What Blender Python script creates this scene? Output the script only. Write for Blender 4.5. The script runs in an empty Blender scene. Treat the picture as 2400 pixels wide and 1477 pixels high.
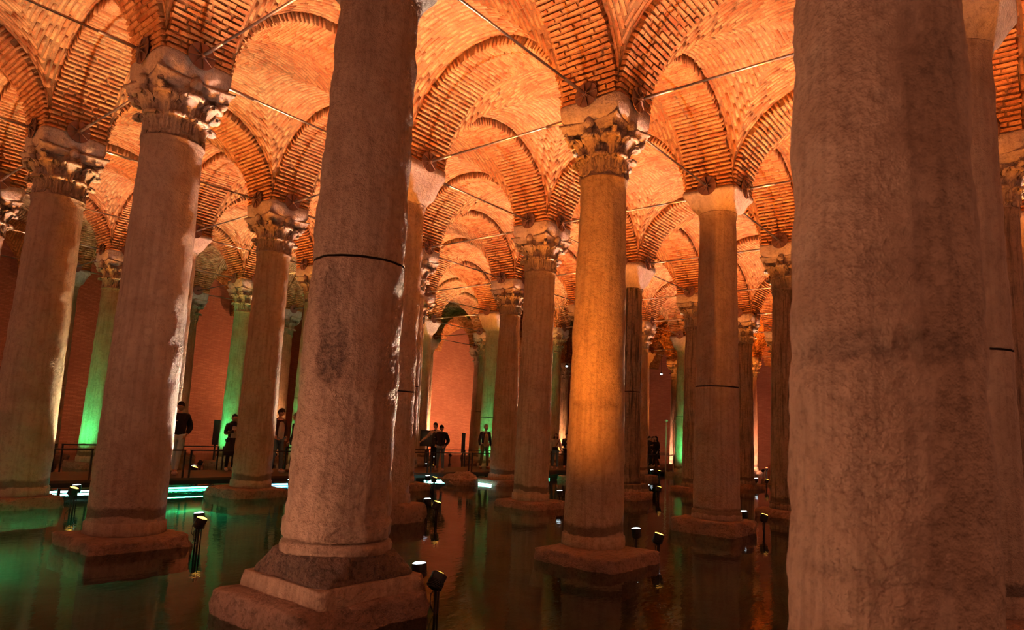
import bpy, bmesh, math, random
import numpy as np
from mathutils import Vector, Matrix, Euler, noise
random.seed(7); rng = np.random.default_rng(7)
PI = math.pi
sc = bpy.context.scene
C = sc.collection

# ------------------------------------------------------------------ camera
YAW, PITCH, ROLL = 0.6848, 0.1433, 0.0491
CAM = Vector((-4.4124, -5.6947, 1.8229)); FPX = 1603.05
cf = Vector((math.cos(YAW)*math.cos(PITCH), math.sin(YAW)*math.cos(PITCH), math.sin(PITCH)))
cr0 = Vector((math.sin(YAW), -math.cos(YAW), 0)); cu0 = cr0.cross(cf)
cr = math.cos(ROLL)*cr0 + math.sin(ROLL)*cu0
cu = -math.sin(ROLL)*cr0 + math.cos(ROLL)*cu0
camd = bpy.data.cameras.new('camera'); cam = bpy.data.objects.new('camera', camd); C.objects.link(cam)
M = Matrix((cr, cu, -cf)).transposed().to_4x4(); M.translation = CAM
cam.matrix_world = M
camd.sensor_width = 36; camd.lens = FPX*36/2400
camd.shift_x = 4.28/2400; camd.shift_y = 41.67/2400
camd.clip_start = 0.05; camd.clip_end = 300
camd.dof.use_dof = True; camd.dof.focus_distance = 12.5; camd.dof.aperture_fstop = 2.0
sc.camera = cam
def proj(P):
    d = Vector(P) - CAM; z = d.dot(cf)
    if z < 0.1: return None
    return (1200-4.28+FPX*d.dot(cr)/z, 738.5+41.67-FPX*d.dot(cu)/z, z)

# ------------------------------------------------------------------ world, exposure
w = bpy.data.worlds.new('world'); sc.world = w; w.use_nodes = True
w.node_tree.nodes['Background'].inputs[0].default_value = (0.62, 0.215, 0.115, 1)
w.node_tree.nodes['Background'].inputs[1].default_value = 0.50
vs = sc.view_settings
vs.view_transform = 'Standard'; vs.look = 'None'; vs.gamma = 1; vs.use_curve_mapping = False
vs.exposure = 0.42
cy = sc.cycles
cy.use_light_tree = False; cy.max_bounces = 4; cy.diffuse_bounces = 3; cy.glossy_bounces = 3; cy.transparent_max_bounces = 8
cy.transmission_bounces = 2; cy.sample_clamp_indirect = 4.0; cy.caustics_reflective = False; cy.caustics_refractive = False
cy.use_denoising = True; cy.use_adaptive_sampling = True; cy.adaptive_threshold = 0.15; cy.adaptive_min_samples = 16
AMBER = (1.0, 0.265, 0.025); WHITE = (1.0, 0.86, 0.78); PALE = (1.0, 0.86, 0.50); GREEN = (0.05, 1.0, 0.30); TEAL = (0.10, 1.0, 0.62)
REDL = (1.0, 0.30, 0.18)
AMBER_W, WHITE_W, GREEN_W = 3200.0, 2500.0, 420.0

# ------------------------------------------------------------------ grid of the columns
UD = {1: -0.011, 2: -0.062, 3: -0.093, 4: 0.047}
VD = {-1: -0.075, 1: -0.03, 2: -0.002, 3: 0.123, 4: -0.085, 5: -0.25}
def gx(u): return 4.8*u + UD.get(u, 0)
def gy(v): return 4.8135*v + VD.get(v, 0)
Z_IMP = 7.13           # top of the imposts, where the arches spring
RISE = 1.69; BAND = 0.50; FOOT = 0.55; RING = 0.20

# ------------------------------------------------------------------ helpers
def link(o, parent=None):
    C.objects.link(o)
    if parent is not None: o.parent = parent
    return o
def mesh(name, verts, faces, mat=None, smooth=False):
    me = bpy.data.meshes.new(name); me.from_pydata([tuple(v) for v in verts], [], [tuple(f) for f in faces]); me.update()
    if mat is not None:
        for m_ in (mat if isinstance(mat, (list, tuple)) else [mat]): me.materials.append(m_)
    if smooth: me.polygons.foreach_set('use_smooth', [True]*len(me.polygons))
    return me
def obj(name, me, parent=None, loc=None, rot=None):
    o = bpy.data.objects.new(name, me)
    if loc is not None: o.location = loc
    if rot is not None: o.rotation_euler = rot
    return link(o, parent)
def empty(name, loc=(0, 0, 0), rz=0):
    o = bpy.data.objects.new(name, None); o.location = loc; o.rotation_euler = (0, 0, rz); o.empty_display_size = .2
    return link(o)
def tag(o, label=None, cat=None, group=None, kind=None):
    if label: o['label'] = label
    if cat: o['category'] = cat
    if group: o['group'] = group
    if kind: o['kind'] = kind
    return o
class MB:
    """collects shapes into one mesh"""
    def __init__(s): s.v = []; s.f = []; s.m = []
    def add(s, v, f, mi=0):
        k = len(s.v); s.v += [tuple(p) for p in v]; s.f += [tuple(i+k for i in q) for q in f]; s.m += [mi]*len(f); return s
    def box(s, c, d, rz=0, mi=0, taper=1.0):
        x, y, z = d[0]/2, d[1]/2, d[2]/2; R = Matrix.Rotation(rz, 3, 'Z')
        vs_ = []
        for sz, t in ((-1, 1), (1, taper)):
            for sx, sy in ((-1, -1), (1, -1), (1, 1), (-1, 1)):
                vs_.append(R @ Vector((sx*x*t, sy*y*t, sz*z)) + Vector(c))
        return s.add(vs_, [(3, 2, 1, 0), (4, 5, 6, 7), (0, 1, 5, 4), (1, 2, 6, 5), (2, 3, 7, 6), (3, 0, 4, 7)], mi)
    def tube(s, pts, rad, n=8, mi=0, cap=True):
        pts = [Vector(p) for p in pts]; rad = rad if isinstance(rad, (list, tuple)) else [rad]*len(pts)
        vs_ = []; up = Vector((0, 0, 1))
        for i, p in enumerate(pts):
            d = (pts[min(i+1, len(pts)-1)] - pts[max(i-1, 0)]).normalized()
            a = d.cross(up)
            if a.length < 1e-3: a = d.cross(Vector((1, 0, 0)))
            a.normalize(); b = d.cross(a)
            for k in range(n):
                t = 2*PI*k/n; vs_.append(p + rad[i]*(math.cos(t)*a + math.sin(t)*b))
        fs = []
        for i in range(len(pts)-1):
            for k in range(n):
                q = (k+1) % n; fs.append((i*n+k, i*n+q, (i+1)*n+q, (i+1)*n+k))
        if cap: fs.append(tuple(range(n-1, -1, -1))); fs.append(tuple((len(pts)-1)*n+k for k in range(n)))
        return s.add(vs_, fs, mi)
    def lathe(s, prof, n=24, mi=0, cap=True, wob=None):
        vs_ = []
        for i, (r, z) in enumerate(prof):
            for k in range(n):
                t = 2*PI*k/n; rr = r + (wob(t, z, r) if wob else 0); vs_.append((rr*math.cos(t), rr*math.sin(t), z))
        fs = []
        for i in range(len(prof)-1):
            for k in range(n):
                q = (k+1) % n; fs.append((i*n+k, i*n+q, (i+1)*n+q, (i+1)*n+k))
        if cap: fs.append(tuple(range(n-1, -1, -1))); fs.append(tuple((len(prof)-1)*n+k for k in range(n)))
        return s.add(vs_, fs, mi)
    def ball(s, c, r, n=10, m=7, mi=0):
        r = r if isinstance(r, (list, tuple)) else (r, r, r); vs_ = []; fs = []
        for i in range(m+1):
            a = PI*i/m
            for k in range(n):
                t = 2*PI*k/n; vs_.append((c[0]+r[0]*math.sin(a)*math.cos(t), c[1]+r[1]*math.sin(a)*math.sin(t), c[2]-r[2]*math.cos(a)))
        for i in range(m):
            for k in range(n):
                q = (k+1) % n; fs.append((i*n+k, i*n+q, (i+1)*n+q, (i+1)*n+k))
        return s.add(vs_, fs, mi)
    def me(s, name, mat, smooth=False):
        me = mesh(name, s.v, s.f, mat, smooth)
        if any(s.m): me.polygons.foreach_set('material_index', s.m)
        return me
    def obj(s, name, mat, parent=None, smooth=False, loc=None, rot=None): return obj(name, s.me(name, mat, smooth), parent, loc, rot)
def n3(x, y, z, sc_=1.0, seed=0.0): return noise.noise(Vector((x*sc_+seed, y*sc_-seed*1.7, z*sc_+seed*.3)))

# ------------------------------------------------------------------ materials
class NT:
    def __init__(s, name):
        s.m = bpy.data.materials.new(name); s.m.use_nodes = True; s.t = s.m.node_tree; s.t.nodes.clear()
        s.out = s.n('ShaderNodeOutputMaterial')
    def n(s, typ, **kw):
        q = s.t.nodes.new(typ)
        for k, v in kw.items(): setattr(q, k, v)
        return q
    def l(s, a, b): s.t.links.new(a, b); return s
    def val(s, sock, v):
        if hasattr(v, 'is_linked') or isinstance(v, bpy.types.NodeSocket): s.l(v, sock)
        else: sock.default_value = v
    def noise(s, vec, scale, detail=4, rough=.55, dist=0):
        q = s.n('ShaderNodeTexNoise'); q.inputs['Scale'].default_value = scale; q.inputs['Detail'].default_value = detail
        q.inputs['Roughness'].default_value = rough; q.inputs['Distortion'].default_value = dist
        if vec is not None: s.l(vec, q.inputs['Vector'])
        return q.outputs['Fac']
    def map(s, vec, scale=(1, 1, 1), loc=(0, 0, 0), rot=(0, 0, 0)):
        q = s.n('ShaderNodeMapping'); s.l(vec, q.inputs['Vector']); q.inputs['Scale'].default_value = scale; q.inputs['Location'].default_value = loc; q.inputs['Rotation'].default_value = rot
        return q.outputs['Vector']
    def ramp(s, fac, stops):
        q = s.n('ShaderNodeValToRGB'); s.l(fac, q.inputs['Fac']); e = q.color_ramp.elements
        while len(e) < len(stops): e.new(.5)
        for i, (p, c) in enumerate(stops):
            e[i].position = p; e[i].color = (*c, 1) if not isinstance(c, (int, float)) else (c, c, c, 1)
        return q.outputs['Color']
    def mix(s, fac, a, b, typ='MIX'):
        q = s.n('ShaderNodeMix', data_type='RGBA', blend_type=typ); s.val(q.inputs[0], fac)
        for k, v in ((6, a), (7, b)):
            if isinstance(v, tuple): q.inputs[k].default_value = (*v, 1) if len(v) == 3 else v
            else: s.l(v, q.inputs[k])
        return q.outputs[2]
    def math(s, op, a, b=None, c=None):
        q = s.n('ShaderNodeMath', operation=op); s.val(q.inputs[0], a)
        if b is not None: s.val(q.inputs[1], b)
        if c is not None: s.val(q.inputs[2], c)
        return q.outputs[0]
    def bump(s, h, strength=.3, dist=.02, normal=None):
        q = s.n('ShaderNodeBump'); s.l(h, q.inputs['Height']); q.inputs['Strength'].default_value = strength; q.inputs['Distance'].default_value = dist
        if normal is not None: s.l(normal, q.inputs['Normal'])
        return q.outputs['Normal']
    def bsdf(s, color, rough=.8, normal=None, metal=0, spec=.3):
        q = s.n('ShaderNodeBsdfPrincipled')
        s.val(q.inputs['Base Color'], (*color, 1) if isinstance(color, tuple) else color); s.val(q.inputs['Roughness'], rough)
        q.inputs['Metallic'].default_value = metal; q.inputs['Specular IOR Level'].default_value = spec
        if normal is not None: s.l(normal, q.inputs['Normal'])
        s.l(q.outputs[0], s.out.inputs[0]); return s.m
    def objvec(s):
        tc = s.n('ShaderNodeTexCoord'); oi = s.n('ShaderNodeObjectInfo')
        a = s.n('ShaderNodeVectorMath', operation='MULTIPLY_ADD'); s.l(oi.outputs['Random'], a.inputs[0]); a.inputs[1].default_value = (13.1, 7.7, 5.3); s.l(tc.outputs['Object'], a.inputs[2])
        return a.outputs[0], tc.outputs['Object']

def mat_stone(name, light, mid, dark, streak=.5, pit=.5, band=None, bumpd=.02, rough=.58):
    t = NT(name); v, raw = t.objvec()
    n1 = t.noise(v, 1.5, 3, .6); n2 = t.noise(t.map(v, (9, 9, .45)), 1.6, 3, .6); n4 = t.noise(v, 15, 4, .7)
    base = t.ramp(n1, [(.32, mid), (.5, light), (.70, mid)])
    st = t.ramp(n2, [(.36, (1, 1, 1)), (.52, (0, 0, 0))])
    c = t.mix(t.math('MULTIPLY', st, streak), base, dark)
    c = t.mix(t.math('MULTIPLY', t.ramp(n4, [(.36, 1), (.50, 0)]), .35*pit+.1), c, dark)
    if band:     # dark waterline stain with a ragged edge
        z = t.n('ShaderNodeSeparateXYZ'); t.l(raw, z.inputs[0])
        nz = t.math('MULTIPLY_ADD', n1, .30, t.math('MULTIPLY_ADD', n4, .05, z.outputs[2]))
        m_ = t.ramp(nz, [(band[0], 0), (band[0]+.02, 1), (band[1]-.05, 1), (band[1], 0)])
        c = t.mix(t.math('MULTIPLY', m_, .75), c, tuple(x*.35 for x in dark))
    at = t.n('ShaderNodeAttribute'); at.attribute_name = 'scar'
    c = t.mix(t.math('MULTIPLY', at.outputs['Fac'], t.ramp(n4, [(.30, 1), (.60, .35)])), c, tuple(x*.4 for x in dark))
    h = t.math('ADD', t.ramp(n4, [(.25, 0), (.62, 1)]), t.math('MULTIPLY', n2, .12+.2*streak))
    return t.bsdf(c, rough, t.bump(h, .7, bumpd), spec=.5)

M_STONE = mat_stone('marble', (.46, .355, .27), (.36, .26, .19), (.17, .11, .085), .30, .7, band=(.55, .72))
M_STONE_R = mat_stone('rough_marble', (.46, .34, .25), (.36, .245, .17), (.15, .095, .07), .30, .8, bumpd=.035)
M_STONE_Y = mat_stone('sandstone', (.50, .38, .25), (.40, .29, .18), (.18, .115, .07), .35, .8, band=(.55, .72))
M_STONE_D = mat_stone('stained_marble', (.36, .26, .18), (.26, .18, .12), (.06, .04, .03), .75, .9, band=(.48, .68))
M_STONE_B = mat_stone('blackened_marble', (.22, .15, .10), (.13, .085, .055), (.018, .013, .011), .95, 1.0, band=(.5, .7))
M_CAP = mat_stone('carved_marble', (.52, .42, .33), (.42, .32, .24), (.17, .11, .08), .25, .6, bumpd=.02)
M_PLINTH = mat_stone('plinth_stone', (.36, .23, .17), (.26, .16, .115), (.09, .055, .04), .15, 1.3, bumpd=.05, rough=.75)
M_ERODED = mat_stone('eroded_stone', (.20, .13, .10), (.12, .08, .06), (.03, .02, .016), .2, 2.0, bumpd=.08)
M_JOINT = NT('joint_dark').bsdf((.03, .02, .015), .95)  # dark colour of the drum joints

def mat_brick(name, ca, cb, cm, smear=.5):
    t = NT(name); geo = t.n('ShaderNodeNewGeometry'); oi = t.n('ShaderNodeObjectInfo')
    pos = geo.outputs['Position']
    r = t.math('FRACT', t.math('ADD', geo.outputs['Random Per Island'], t.math('MULTIPLY', oi.outputs['Random'], 7.31)))
    c = t.mix(r, ca, cb)
    sm = t.ramp(t.noise(pos, 3.5, 2, .65), [(.44, 0), (.60, 1)])
    c = t.mix(t.math('MULTIPLY', sm, smear), c, cm)
    fine = t.noise(pos, 34, 3, .7)
    c = t.mix(t.math('MULTIPLY', t.ramp(fine, [(.38, 1), (.52, 0)]), .4), c, tuple(x*.4 for x in ca))
    return t.bsdf(c, .88, t.bump(fine, .6, .012), spec=.15)
M_BRICK = mat_brick('old_brick', (.33, .105, .032), (.54, .235, .08), (.58, .30, .115), .8)
def mat_mortar(name, col, scale=1):
    t = NT(name); geo = t.n('ShaderNodeNewGeometry'); pos = geo.outputs['Position']
    a = t.noise(pos, 2.2, 2, .6); b = t.noise(pos, 22, 3, .7)
    c = t.mix(t.ramp(a, [(.35, 0), (.65, 1)]), col, tuple(x*.72 for x in col))
    c = t.mix(t.math('MULTIPLY', t.ramp(b, [(.36, 1), (.5, 0)]), .5), c, tuple(x*.35 for x in col))
    return t.bsdf(c, .92, t.bump(b, .7, .02), spec=.1)
M_MORTAR = mat_mortar('lime_mortar', (.34, .17, .065))
def mat_wall(name):       # far wall: courses too small to pick apart
    t = NT(name); tc = t.n('ShaderNodeTexCoord'); v = tc.outputs['Generated']; raw = tc.outputs['Object']
    br = t.n('ShaderNodeTexBrick'); t.l(t.map(raw, (1, 1, 1), rot=(PI/2, 0, 0)), br.inputs['Vector'])
    br.inputs['Scale'].default_value = 1.0; br.inputs['Brick Width'].default_value = .30; br.inputs['Row Height'].default_value = .058
    br.inputs['Mortar Size'].default_value = .010; br.inputs['Mortar Smooth'].default_value = .3
    br.inputs['Color1'].default_value = (.38, .17, .11, 1); br.inputs['Color2'].default_value = (.29, .12, .075, 1); br.inputs['Mortar'].default_value = (.22, .09, .06, 1)
    a = t.noise(raw, .5, 5, .6)
    c = t.mix(t.math('MULTIPLY', t.ramp(a, [(.4, 0), (.65, 1)]), .5), br.outputs['Color'], (.20, .08, .055))
    return t.bsdf(c, .9, t.bump(br.outputs['Fac'], -.6, .02), spec=.1)
M_WALL = mat_wall('brick_wall')
def mat_plain(name, col, rough=.6, metal=0, spec=.4, nscale=18, var=.25):
    t = NT(name); v, raw = t.objvec(); n = t.noise(v, nscale, 4)
    return t.bsdf(t.mix(t.math('MULTIPLY', n, var*2), col, tuple(x*.5 for x in col)), rough, t.bump(n, .15, .005), metal, spec)
M_STEEL = mat_plain('tie_steel', (.62, .52, .44), .32, 1.0)
M_PLATE = mat_plain('plate_iron', (.22, .12, .085), .55, .6)
M_BLACK = mat_plain('black_metal', (.022, .022, .024), .45, .3)
M_RAIL = mat_plain('rail_metal', (.030, .032, .034), .4, .5)
M_DECK = mat_plain('deck_board', (.10, .065, .05), .6, 0, .3, 6, .5)
M_PANEL = mat_plain('panel_black', (.015, .015, .017), .35)
M_POLE = mat_plain('pale_pole', (.75, .62, .48), .5)
M_ROCK = mat_stone('boulder', (.52, .36, .26), (.30, .19, .13), (.10, .06, .045), .1, 1.5, bumpd=.06)
def mat_emit(name, col, st):
    t = NT(name); e = t.n('ShaderNodeEmission'); e.inputs[0].default_value = (*col, 1); e.inputs[1].default_value = st
    t.l(e.outputs[0], t.out.inputs[0])
    if name.startswith('lens'): t.m.cycles.emission_sampling = 'NONE'      # the bulb beside it is what lights
    return t.m
M_LENS_W = mat_emit('lens_white', (.72, .92, 1.0), 8); M_LENS_A = mat_emit('lens_amber', (1.0, .50, .07), 5)
M_LENS_R = mat_emit('lens_red', (1.0, .12, .06), 8)
M_LED_S = mat_emit('led_sunken', (.02, 1.0, .42), 230); M_LED_G = mat_emit('led_green', (.04, 1.0, .38), 18); M_LED_C = mat_emit('led_cyan', (.35, 1.0, .85), 14); M_LED_B = mat_emit('led_blue', (.15, .7, 1.0), 12)
def mat_water():
    t = NT('water'); geo = t.n('ShaderNodeNewGeometry'); pos = geo.outputs['Position']
    # long ripples broken by finer chop, and the rings of a falling drop
    a = t.noise(t.map(pos, (1.1, 2.6, 1), rot=(0, 0, -.9)), 2.2, 3, .5, .6)
    b = t.noise(t.map(pos, (1, 2.4, 1), rot=(0, 0, -.9)), 7, 2, .5, .3); b2 = t.noise(t.map(pos, (1, 2.0, 1), rot=(0, 0, -.7)), 19, 1, .5)
    q = t.n('ShaderNodeVectorMath', operation='DISTANCE'); t.l(pos, q.inputs[0]); q.inputs[1].default_value = (2.85, -2.10, 0)
    d = q.outputs['Value']
    ring = t.math('MULTIPLY', t.math('SINE', t.math('MULTIPLY', d, 62)), t.ramp(d, [(0, 1), (.30, 0)]))
    h = t.math('ADD', t.math('MULTIPLY', a, .8), t.math('MULTIPLY_ADD', b2, .05, t.math('MULTIPLY', b, .30))); h = t.math('ADD', h, t.math('MULTIPLY', ring, .25))
    nm = t.bump(h, .26, .011)
    fr = t.n('ShaderNodeFresnel'); fr.inputs['IOR'].default_value = 1.33; t.l(nm, fr.inputs['Normal'])
    gl = t.n('ShaderNodeBsdfGlossy'); gl.inputs['Roughness'].default_value = .004; gl.inputs['Color'].default_value = (1, 1, 1, 1); t.l(nm, gl.inputs['Normal'])
    tr = t.n('ShaderNodeBsdfTransparent'); tr.inputs['Color'].default_value = (.40, .50, .40, 1)
    mx = t.n('ShaderNodeMixShader'); t.l(fr.outputs[0], mx.inputs[0]); t.l(tr.outputs[0], mx.inputs[1]); t.l(gl.outputs[0], mx.inputs[2])
    t.l(mx.outputs[0], t.out.inputs[0]); return t.m
M_WATER = mat_water()
def mat_floor():
    t = NT('pool_floor'); geo = t.n('ShaderNodeNewGeometry'); pos = geo.outputs['Position']
    a = t.noise(pos, .9, 3, .65); b = t.noise(pos, 7, 3, .6)
    c = t.mix(t.ramp(a, [(.35, 0), (.65, 1)]), (.13, .115, .085), (.24, .21, .155))
    return t.bsdf(t.mix(t.math('MULTIPLY', b, .6), c, (.05, .045, .035)), .9, t.bump(b, .5, .03), spec=.1)
M_FLOOR = mat_floor()

# ------------------------------------------------------------------ the setting: floor, water, walls
U_MIN, U_MAX, V_MIN, V_MAX = -1, 9, -2, 6
WX1 = gx(9)+2.0; WY1 = 28.4
mb = MB(); mb.box(((WX1-7)/2, 7, -.75), (WX1+9, 46, .3))
tag(mb.obj('floor', M_FLOOR), kind='structure')
mb = MB(); nx_, ny_ = 2, 2
mb.add([(-9, -14, 0), (WX1, -14, 0), (WX1, WY1, 0), (-9, WY1, 0)], [(0, 1, 2, 3)])
tag(mb.obj('water', M_WATER), 'still dark water covering the cistern floor with faint ripples', 'water', kind='stuff')
mb = MB(); mb.box(((WX1-9)/2, WY1+.3, 4.6), (WX1+9.6, .6, 11.4)); tag(mb.obj('wall_back', M_WALL), kind='structure')
mb = MB(); mb.box((0, 0, 0), (44, .6, 11.4)); tag(mb.obj('wall_far', M_WALL, loc=(WX1+.3, 7, 4.6), rot=(0, 0, PI/2)), kind='structure')

# ------------------------------------------------------------------ ceiling: arches, webs and their bricks
ceiling = tag(empty('ceiling'), kind='structure')
def unit_brick(seed):
    r = random.Random(seed); bm = bmesh.new(); bmesh.ops.create_cube(bm, size=1)
    bmesh.ops.subdivide_edges(bm, edges=[e for e in bm.edges if abs(e.verts[0].co.x-e.verts[1].co.x) > .5], cuts=1)
    for v in bm.verts:
        v.co.x += r.uniform(-.04, .04); v.co.y += r.uniform(-.10, .10); v.co.z += r.uniform(-.03, .03)
    bmesh.ops.triangulate(bm, faces=bm.faces)
    me = bpy.data.meshes.new('brick'); bm.to_mesh(me); bm.free(); me.materials.append(M_BRICK); return me
BRICK = [unit_brick(i) for i in range(5)]
BV = [np.array([v.co[:] for v in m.vertices]) for m in BRICK]; BF = [np.array([p.vertices[:] for p in m.polygons]) for m in BRICK]
BF_ALL = BF
n_brick_obj = 0
def lay_bricks(parent, bricks, maxdepth=11.6, cap=300):
    """bricks: (center, x-axis, y-axis, z-axis, size xyz); the ones that show largest become objects, the rest one mesh"""
    global n_brick_obj
    scored = []
    for i, b in enumerate(bricks):
        p = proj(b[0]); ok = p is not None and -20 < p[0] < 2420 and -20 < p[1] < 1500 and p[2] < maxdepth
        scored.append((p[2] if ok else 1e9, i))
    scored.sort(); near = {i for d, i in scored[:cap] if d < 1e8}
    V = []; F = []; k = 0
    for i, (c, ax, ay, az, s) in enumerate(bricks):
        q = (i*7) % 5
        R = np.array([ax*s[0], ay*s[1], az*s[2]])     # rows: scaled axes
        if i in near:
            Mx = Matrix(((R[0][0], R[1][0], R[2][0], c[0]), (R[0][1], R[1][1], R[2][1], c[1]), (R[0][2], R[1][2], R[2][2], c[2]), (0, 0, 0, 1)))
            o = bpy.data.objects.new('brick', BRICK[q]); C.objects.link(o); o.parent = parent; o.matrix_local = Mx; n_brick_obj += 1
        else:
            V.append(BV[q] @ R + c); F.append(BF[q] + k); k += len(BV[q])
    if V:
        V = np.concatenate(V); F = np.concatenate(F)
        me = bpy.data.meshes.new('brick_courses'); me.vertices.add(len(V)); me.vertices.foreach_set('co', V.ravel())
        me.loops.add(len(F)*3); me.loops.foreach_set('vertex_index', F.ravel()); me.polygons.add(len(F)); me.polygons.foreach_set('loop_start', np.arange(0, len(F)*3, 3))
        me.update(calc_edges=True); me.materials.append(M_BRICK)
        o = obj('brick_courses', me, parent); o['kind'] = 'stuff'
PITCH_B = .088
def arch(p0, p1):
    p0 = np.array([*p0, 0.]); p1 = np.array([*p1, 0.]); mid = (p0+p1)/2; L = np.linalg.norm(p1-p0); e = (p1-p0)/L; wv = np.array([-e[1], e[0], 0]); z = np.array([0, 0, 1.])
    a = L/2-FOOT; b = RISE
    NS = 44; V = []; F = []
    for i in range(NS+1):
        t = PI*i/NS; pt = mid+e*a*math.cos(t)+z*(Z_IMP+b*math.sin(t)); n = e*b*math.cos(t)+z*a*math.sin(t); n /= np.linalg.norm(n)
        for off in (0.012, .34):
            for s in (-1, 1): V.append(pt+n*off+wv*s*(BAND-.012))
    for i in range(NS):
        q = i*4; F += [(q, q+1, q+5, q+4), (q+1, q+3, q+7, q+5), (q+3, q+2, q+6, q+7), (q+2, q, q+4, q+6)]
    F += [(0, 2, 3, 1), (NS*4, NS*4+1, NS*4+3, NS*4+2)]
    o = obj('arch', mesh('arch', V, F, M_MORTAR), ceiling)
    # courses
    N = 400; ts = np.linspace(0, PI, N); pts = np.stack([a*np.cos(ts), b*np.sin(ts)], 1); s = np.concatenate([[0], np.cumsum(np.linalg.norm(np.diff(pts, axis=0), axis=1))])
    nc = int(s[-1]/PITCH_B); bricks = []
    for i in range(nc):
        t = np.interp((i+.5)*s[-1]/nc, s, ts); pt = mid+e*a*math.cos(t)+z*(Z_IMP+b*math.sin(t)); n = e*b*math.cos(t)+z*a*math.sin(t); n /= np.linalg.norm(n)
        tg = -e*a*math.sin(t)+z*b*math.cos(t); tg /= np.linalg.norm(tg)
        cuts = [-BAND-rng.uniform(.0, .035)]
        if i % 2: cuts += [-.30+rng.uniform(-.05, .05), .02+rng.uniform(-.06, .06), .32+rng.uniform(-.05, .05)]
        else: cuts += [-.16+rng.uniform(-.06, .06), .18+rng.uniform(-.06, .06)]
        cuts.append(BAND+rng.uniform(.0, .035))
        for c0, c1 in zip(cuts[:-1], cuts[1:]):
            ln = c1-c0-rng.uniform(.015, .05); th = rng.uniform(.040, .058); pr_ = rng.uniform(-.004, .022)
            ang = rng.uniform(-.03, .03); x = wv*math.cos(ang)+tg*math.sin(ang); y = tg*math.cos(ang)-wv*math.sin(ang)
            bricks.append((pt+wv*(c0+c1)/2+n*(.105-pr_), x, y, n, (ln, th, .23)))
    lay_bricks(o, bricks)
    return o
def web(x0, x1, y0, y1):
    cx, cy_ = (x0+x1)/2, (y0+y1)/2; wx, wy = (x1-x0)/2-BAND+.01, (y1-y0)/2-BAND+.01; H = RISE+RING
    def P(fx, fy):     # -1..1
        m_ = min(fx*fx, fy*fy); q = max(fx*fx, fy*fy)
        return np.array([cx+fx*wx, cy_+fy*wy, Z_IMP+H*math.sqrt(max(0, 1-m_))*1.0 + .10*(1-q)])
    V = []; F = []; NSs, NT_ = 20, 20
    def Pq(k, s, t):   # web k, s centre->edge, t across
        a_, b_ = s, s*t
        fx, fy = ((a_, b_), (-b_, a_), (-a_, -b_), (b_, -a_))[k]
        m_ = b_*b_ ; q = a_*a_
        return np.array([cx+fx*wx, cy_+fy*wy, Z_IMP+H*math.sqrt(max(0, 1-m_)) + .10*(1-q)])
    bricks = []
    for k in range(4):
        base = len(V)
        for i in range(NSs+1):
            s = .001+(1-.001)*i/NSs
            for j in range(NT_+1):
                V.append(Pq(k, s, math.sin((-1+2*j/NT_)*PI/2)))
        for i in range(NSs):
            for j in range(NT_):
                q = base+i*(NT_+1)+j; F.append((q, q+1, q+NT_+2, q+NT_+1))
        W = (wx, wy)[k % 2]; nc = int(W/PITCH_B)
        for i in range(nc):
            s = (i+.5)/nc
            tt = np.sin(np.linspace(-PI/2, PI/2, 60)); pts = np.array([Pq(k, s, t) for t in tt]); ds = np.concatenate([[0], np.cumsum(np.linalg.norm(np.diff(pts, axis=0), axis=1))])
            x = rng.uniform(-.25, 0)
            while x < ds[-1]-.06:
                ln = rng.uniform(.22, .38); a_, b_ = max(x, 0), min(x+ln, ds[-1]); x += ln+rng.uniform(.015, .04)
                if b_-a_ < .08: continue
                pa, pb, pm = [np.array([np.interp(q, ds, pts[:, c]) for c in range(3)]) for q in (a_, b_, (a_+b_)/2)]
                ax = pb-pa; ax /= np.linalg.norm(ax)
                tm = np.interp((a_+b_)/2, ds, tt); g = Pq(k, min(s+.02, 1), tm)-Pq(k, s-.02, tm); g = g-ax*g.dot(ax); g /= np.linalg.norm(g)
                n = np.cross(ax, g); n = n if n[2] > 0 else -n
                bricks.append((pm+n*(.03-rng.uniform(.0, .02)), ax, g, n, (b_-a_, rng.uniform(.042, .058), .07)))
    o = obj('vault_web', mesh('vault_web', V, F, M_MORTAR), ceiling)
    for p_ in o.data.polygons: p_.use_smooth = True
    lay_bricks(o, bricks, 10.8)
    return o
def seen(pts):
    for q in pts:
        p = proj(q)
        if p and -500 < p[0] < 2900 and -900 < p[1] < 1500: return True
    return False
for u in range(U_MIN, U_MAX+1):
    for v in range(V_MIN, V_MAX+1):
        X0, Y0 = gx(u), gy(v) if v < 6 else WY1+.1
        if u < U_MAX:
            X1 = gx(u+1)
            if v < 6 and seen([(X0, Y0, 8), ((X0+X1)/2, Y0, 8.8), (X1, Y0, 8)]): arch((X0, Y0), (X1, Y0))
        if v < V_MAX:
            Y1 = gy(v+1) if v < 5 else WY1+.1
            if seen([(X0, Y0, 8), (X0, (Y0+Y1)/2, 8.8), (X0, Y1, 8)]): arch((X0, Y0), (X0, Y1))
            if u < U_MAX and seen([(X0, Y0, 8), (X1, Y1, 8), ((X0+X1)/2, (Y0+Y1)/2, 9), (X0, Y1, 8), (X1, Y0, 8)]): web(X0, X1, Y0, Y1)
print('brick objects', n_brick_obj)

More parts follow.
